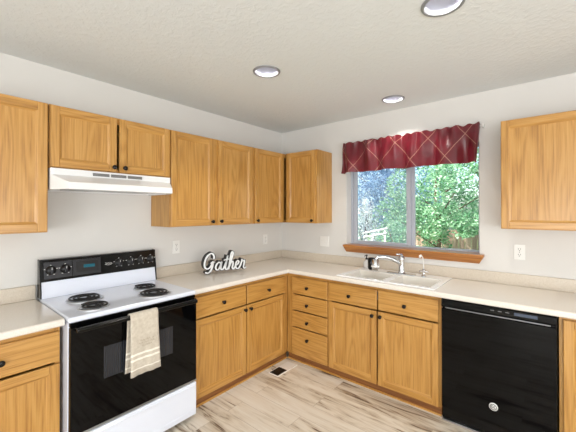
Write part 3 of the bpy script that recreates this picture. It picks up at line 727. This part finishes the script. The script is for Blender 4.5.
# ------------------------------------------------------------------ valance and its rod
t = thing('valance', 'burgundy satin valance with a pale diamond lattice over the window', 'valance', (1.53, -.06, 1.87))
def valance():
    NX, NZ = 200, 12; m = MB(); uv = m.bm.loops.layers.uv.new('UVMap'); rows = []; T0 = Vector(t.location); U = {}
    for j in range(NZ+1):
        v = j/NZ; z0 = 1.866+(2.182-1.866)*v; row = []
        for i in range(NX+1):
            f_ = i/NX
            x = .905+(2.163-.905)*f_ - (.004+.026*f_)*(1-v)
            g = (.5+.5*v)
            ph = f_*30*PI
            d = .008*math.sin(ph+.8*math.sin(f_*11))*v*v + .022*math.sin(f_*11.5*PI+.6+1.5*math.sin(f_*5)+.7*v)*(1-.3*v) + .009*math.sin(f_*61+v*2.5)
            # stitched pinches at lattice crossings pull the cloth in
            px = (x-1.049)/.2885; pz = (z0-1.935)/.350
            c1 = math.cos(2*PI*px)*math.cos(2*PI*pz)
            d += -.010*c1
            y = -.068-.030*(1-v)+d
            z = z0 + (.007*math.sin(ph*1.0+1)*(1 if j == NZ else 0)) + (.004*math.sin(f_*19) if j == 0 else 0)
            p = Vector((x, y, z)); vv = m.bm.verts.new(p-T0); U[vv] = (px, pz); row.append(vv)
        # returns to the wall at both ends
        a = m.bm.verts.new(Vector((rows[0][0].co.x+T0.x if False else row[0].co.x+T0.x+.004, -.004, z0))-T0); U[a] = (U[row[0]][0]-.25, U[row[0]][1])
        b = m.bm.verts.new(Vector((row[-1].co.x+T0.x-.004, -.004, z0))-T0); U[b] = (U[row[-1]][0]+.25, U[row[-1]][1])
        rows.append([a]+row+[b])
    for A, B in zip(rows, rows[1:]):
        for i in range(len(A)-1):
            f_ = m.bm.faces.new((A[i], A[i+1], B[i+1], B[i])); f_.smooth = True
            for lp in f_.loops: lp[uv].uv = U[lp.vert]
    m.build('fabric', M['valance'], t)
valance()
t = thing('curtain_rod', 'white curtain rod end and bracket beside the top right of the valance', 'curtain rod', (1.53, -.03, 2.16)); T0 = t.location
rp(MB().tube([(.93, -.030, 2.163), (2.176, -.030, 2.163)], .005, 8), 'rod', M['white'])
for x in (.930, 2.180): rp(MB().box(x-.005, x+.009, -.036, -.001, 2.148, 2.178, .003), 'bracket', M['white'])

# ------------------------------------------------------------------ recessed ceiling lamps
names = ['round recessed ceiling lamp above the left counter, nearest the left wall', 'round recessed ceiling lamp close to the window wall above the valance', 'round recessed ceiling lamp at the top edge, nearest the viewer on the right']
for (cx, cy), lb in zip(CANS, names):
    t = thing('recessed_lamp', lb, 'ceiling lamp', (cx, cy, H), 0, 'recessed ceiling lamps')
    MB().lathe([(.079, .001), (.079, -.003), (.0825, -.0065), (.094, -.0055), (.097, -.0005), (.079, .001)], (0, 0, 0), (0, 0, 1), 40).build('trim_ring', M['ring'], t)
    MB().lathe([(.0785, -.002), (.076, .03), (.066, .090), (.066, .094), (.0787, .094), (.0787, 0.0)], (0, 0, 0), (0, 0, 1), 40).build('baffle', M['baffle'], t)
    MB().lathe([(0, .078), (.045, .080), (.064, .089), (.064, .093), (0, .093)], (0, 0, 0), (0, 0, 1), 32).build('lens', M['lens'], t)
    MB().lathe([(.0785, .095), (.0785, .15), (0, .15)], (0, 0, 0), (0, 0, 1), 24).build('housing', M['grey'], t)
    q = lamp('lamp_light', 'SPOT', (0, 0, .055), (0, 0, 0), 17, (1, .95, .88)); q.data.spot_size = math.radians(106); q.data.spot_blend = .35; q.data.shadow_soft_size = .03; q.parent = t

# ------------------------------------------------------------------ floor register
t = thing('floor_register', 'pale metal floor vent in the corner by the toe kicks', 'vent', (.683, -.770, 0)); T0 = t.location
rp(MB().box(.624, .740, -.908, -.630, .0005, .0065, .002), 'vent_frame', mat('register_metal', C(238, 235, 230), .4))
m = MB()
rp(MB().box(  .634, .730, -.898, -.770, .0067, .0073), 'damper_opening', M['black'])
for i in range(8): m.box(.634, .730, -.893+i*.016, -.891+i*.016, .0074, .0092)
for x in (.667, .696): m.box(x-.002, x+.002, -.898, -.770, .0093, .0100)
rp(m, 'louvres', M['coil'])

# ------------------------------------------------------------------ garden beyond the window
struct(MB().box(-14, 12, .165, 22, -.45, -.30).build('lawn', M['lawn']))
def foliage(name, mname, c, rad, n, leaf, parent, blobs=40, seed=1, keep=lambda p: True):
    rnd = random.Random(seed); V, F = [], []
    B = []
    for _ in range(blobs):
        while True:
            p = Vector((rnd.uniform(-1, 1), rnd.uniform(-1, 1), rnd.uniform(-1, 1)))
            if p.length < 1: break
        B.append((p*.86, rnd.uniform(.18, .32)))
    while len(F) < n:
        b, r = rnd.choice(B); d = Vector((rnd.gauss(0, 1), rnd.gauss(0, 1), rnd.gauss(0, 1))).normalized()*r*rnd.uniform(.7, 1.05)
        p = b+d; P = Vector((p.x*rad[0], p.y*rad[1], p.z*rad[2]))
        if c[2]+P.z < -.28 or not keep(P+Vector(c)): continue
        a = Vector((rnd.gauss(0, 1), rnd.gauss(0, 1), rnd.gauss(0, .7))).normalized(); q = a.cross(Vector((rnd.gauss(0, 1), rnd.gauss(0, 1), rnd.gauss(0, 1)))).normalized()
        L_ = leaf*rnd.uniform(.6, 1.3); W_ = L_*.42; i = len(V); k_ = a.cross(q)*W_*.25
        V += [P-a*L_*.5, P+q*W_*.5+k_, P+a*L_*.5, P-q*W_*.5+k_]; F.append((i, i+1, i+2, i+3))
    me = bpy.data.meshes.new(name); me.from_pydata([tuple(Vector(c)+v-Vector(parent.location)) for v in V], [], F); me.materials.append(M[mname])
    o = bpy.data.objects.new(name, me); COL.objects.link(o); o.parent = parent; return o
def tree(name, label, cat, x, y, c, rad, n, leaf, mname, seed, trunk=.07, keep=lambda p: True):
    t = thing(name, label, cat, (x, y, -.3), 0, 'evergreens behind the garden' if name == 'dark_evergreen' else None)
    foliage('leaves', mname, (x, y, c), rad, n, leaf, t, seed=seed, keep=keep)
    r = random.Random(seed); m = MB(); top = c+rad[2]*.5+.3
    m.tube([(0, 0, 0), (.05, .02, top*.4), (-.04, .03, top*.7), (.02, 0, top)], [trunk, trunk*.8, trunk*.55, trunk*.2], 8)
    for i in range(7):
        a = r.uniform(0, 2*PI); h_ = top*r.uniform(.3, .8); m.tube([(0, 0, h_), (rad[0]*.3*math.cos(a), rad[1]*.3*math.sin(a), h_+.25), (rad[0]*.65*math.cos(a), rad[1]*.65*math.sin(a), h_+.6)], [trunk*.4, trunk*.3, trunk*.1], 6)
    m.build('trunk', M['bark'], t); return t
tree('leafy_tree', 'bright green leafy tree filling the right window pane', 'tree', .62, 4.6, (1.75), (1.5, 1.0, 1.75), 17000, .08, 'leaf_green', 3, .05, lambda p: not (p.x > .80 and p.z < 1.02+.12*math.sin(p.x*9)))
tree('blue_green_tree', 'blue-green tree filling the left window pane', 'tree', -1.45, 6.4, 2.2, (1.7, 1.1, 2.2), 15000, .095, 'leaf_blue', 5, .05)
tree('blossoming_shrub', 'pale blossoming shrub at the lower left of the left window pane', 'shrub', -.345, 3.05, 1.03, (.33, .28, .86), 2000, .06, 'leaf_pale', 8, .03)
tree('green_bush', 'low green bush outside, under the left window pane\'s right half', 'shrub', .42, 2.85, .66, (.34, .36, .66), 2400, .07, 'leaf_green', 11, .03)
tree('dark_evergreen', 'dark green tree standing behind the wooden garden fence', 'tree', 3.3, 8.6, 2.1, (1.9, 1.2, 2.6), 5000, .13, 'leaf_dark', 14, .1)
tree('dark_evergreen', 'dark green tree far back between the blue-green and bright green trees', 'tree', -.95, 9.4, 2.3, (2.0, 1.2, 2.7), 5500, .13, 'leaf_dark', 15, .1)
tree('dark_evergreen', 'dark green tree far back at the left edge of the window', 'tree', -5.0, 9.0, 1.9, (1.9, 1.2, 2.3), 5000, .13, 'leaf_dark', 16, .1)
# wooden privacy fence
t = thing('garden_fence', 'brown wooden board fence beyond the window at lower right', 'fence', (1.5, 6.2, -.3)); T0 = t.location
m = MB(); x = -.4; r = random.Random(4)
while x < 4.6:
    m.box(x, x+.135, 6.19, 6.21, -.28, .97+r.uniform(-.01, .01), .003); x += .143
rp(m, 'boards', M['fence'])
for z in (.1, .75): rp(MB().box(-.4, 4.6, 6.212, 6.25, z, z+.08), 'rail', M['fence'])
for x in (-.4, 1.2, 2.8, 4.4): rp(MB().box(x, x+.09, 6.252, 6.34, -.3, 1.02), 'post', M['fence'])
# white slanting rail
t = thing('white_railing', 'white two-bar railing outside at the lower left of the window', 'railing', (.18, 2.36, -.3)); T0 = t.location
for dz_ in (0, .078):
    rp(MB().tube([(-.045, 2.34, .992+dz_), (.395, 2.36, 1.088+dz_)], .015, 8), 'bar', M['railw'])
for x, zt in ((-.005, 1.10), (.35, 1.175)): rp(MB().box(x-.015, x+.015, 2.36, 2.39, -.3, zt, .003), 'post', M['railw'])
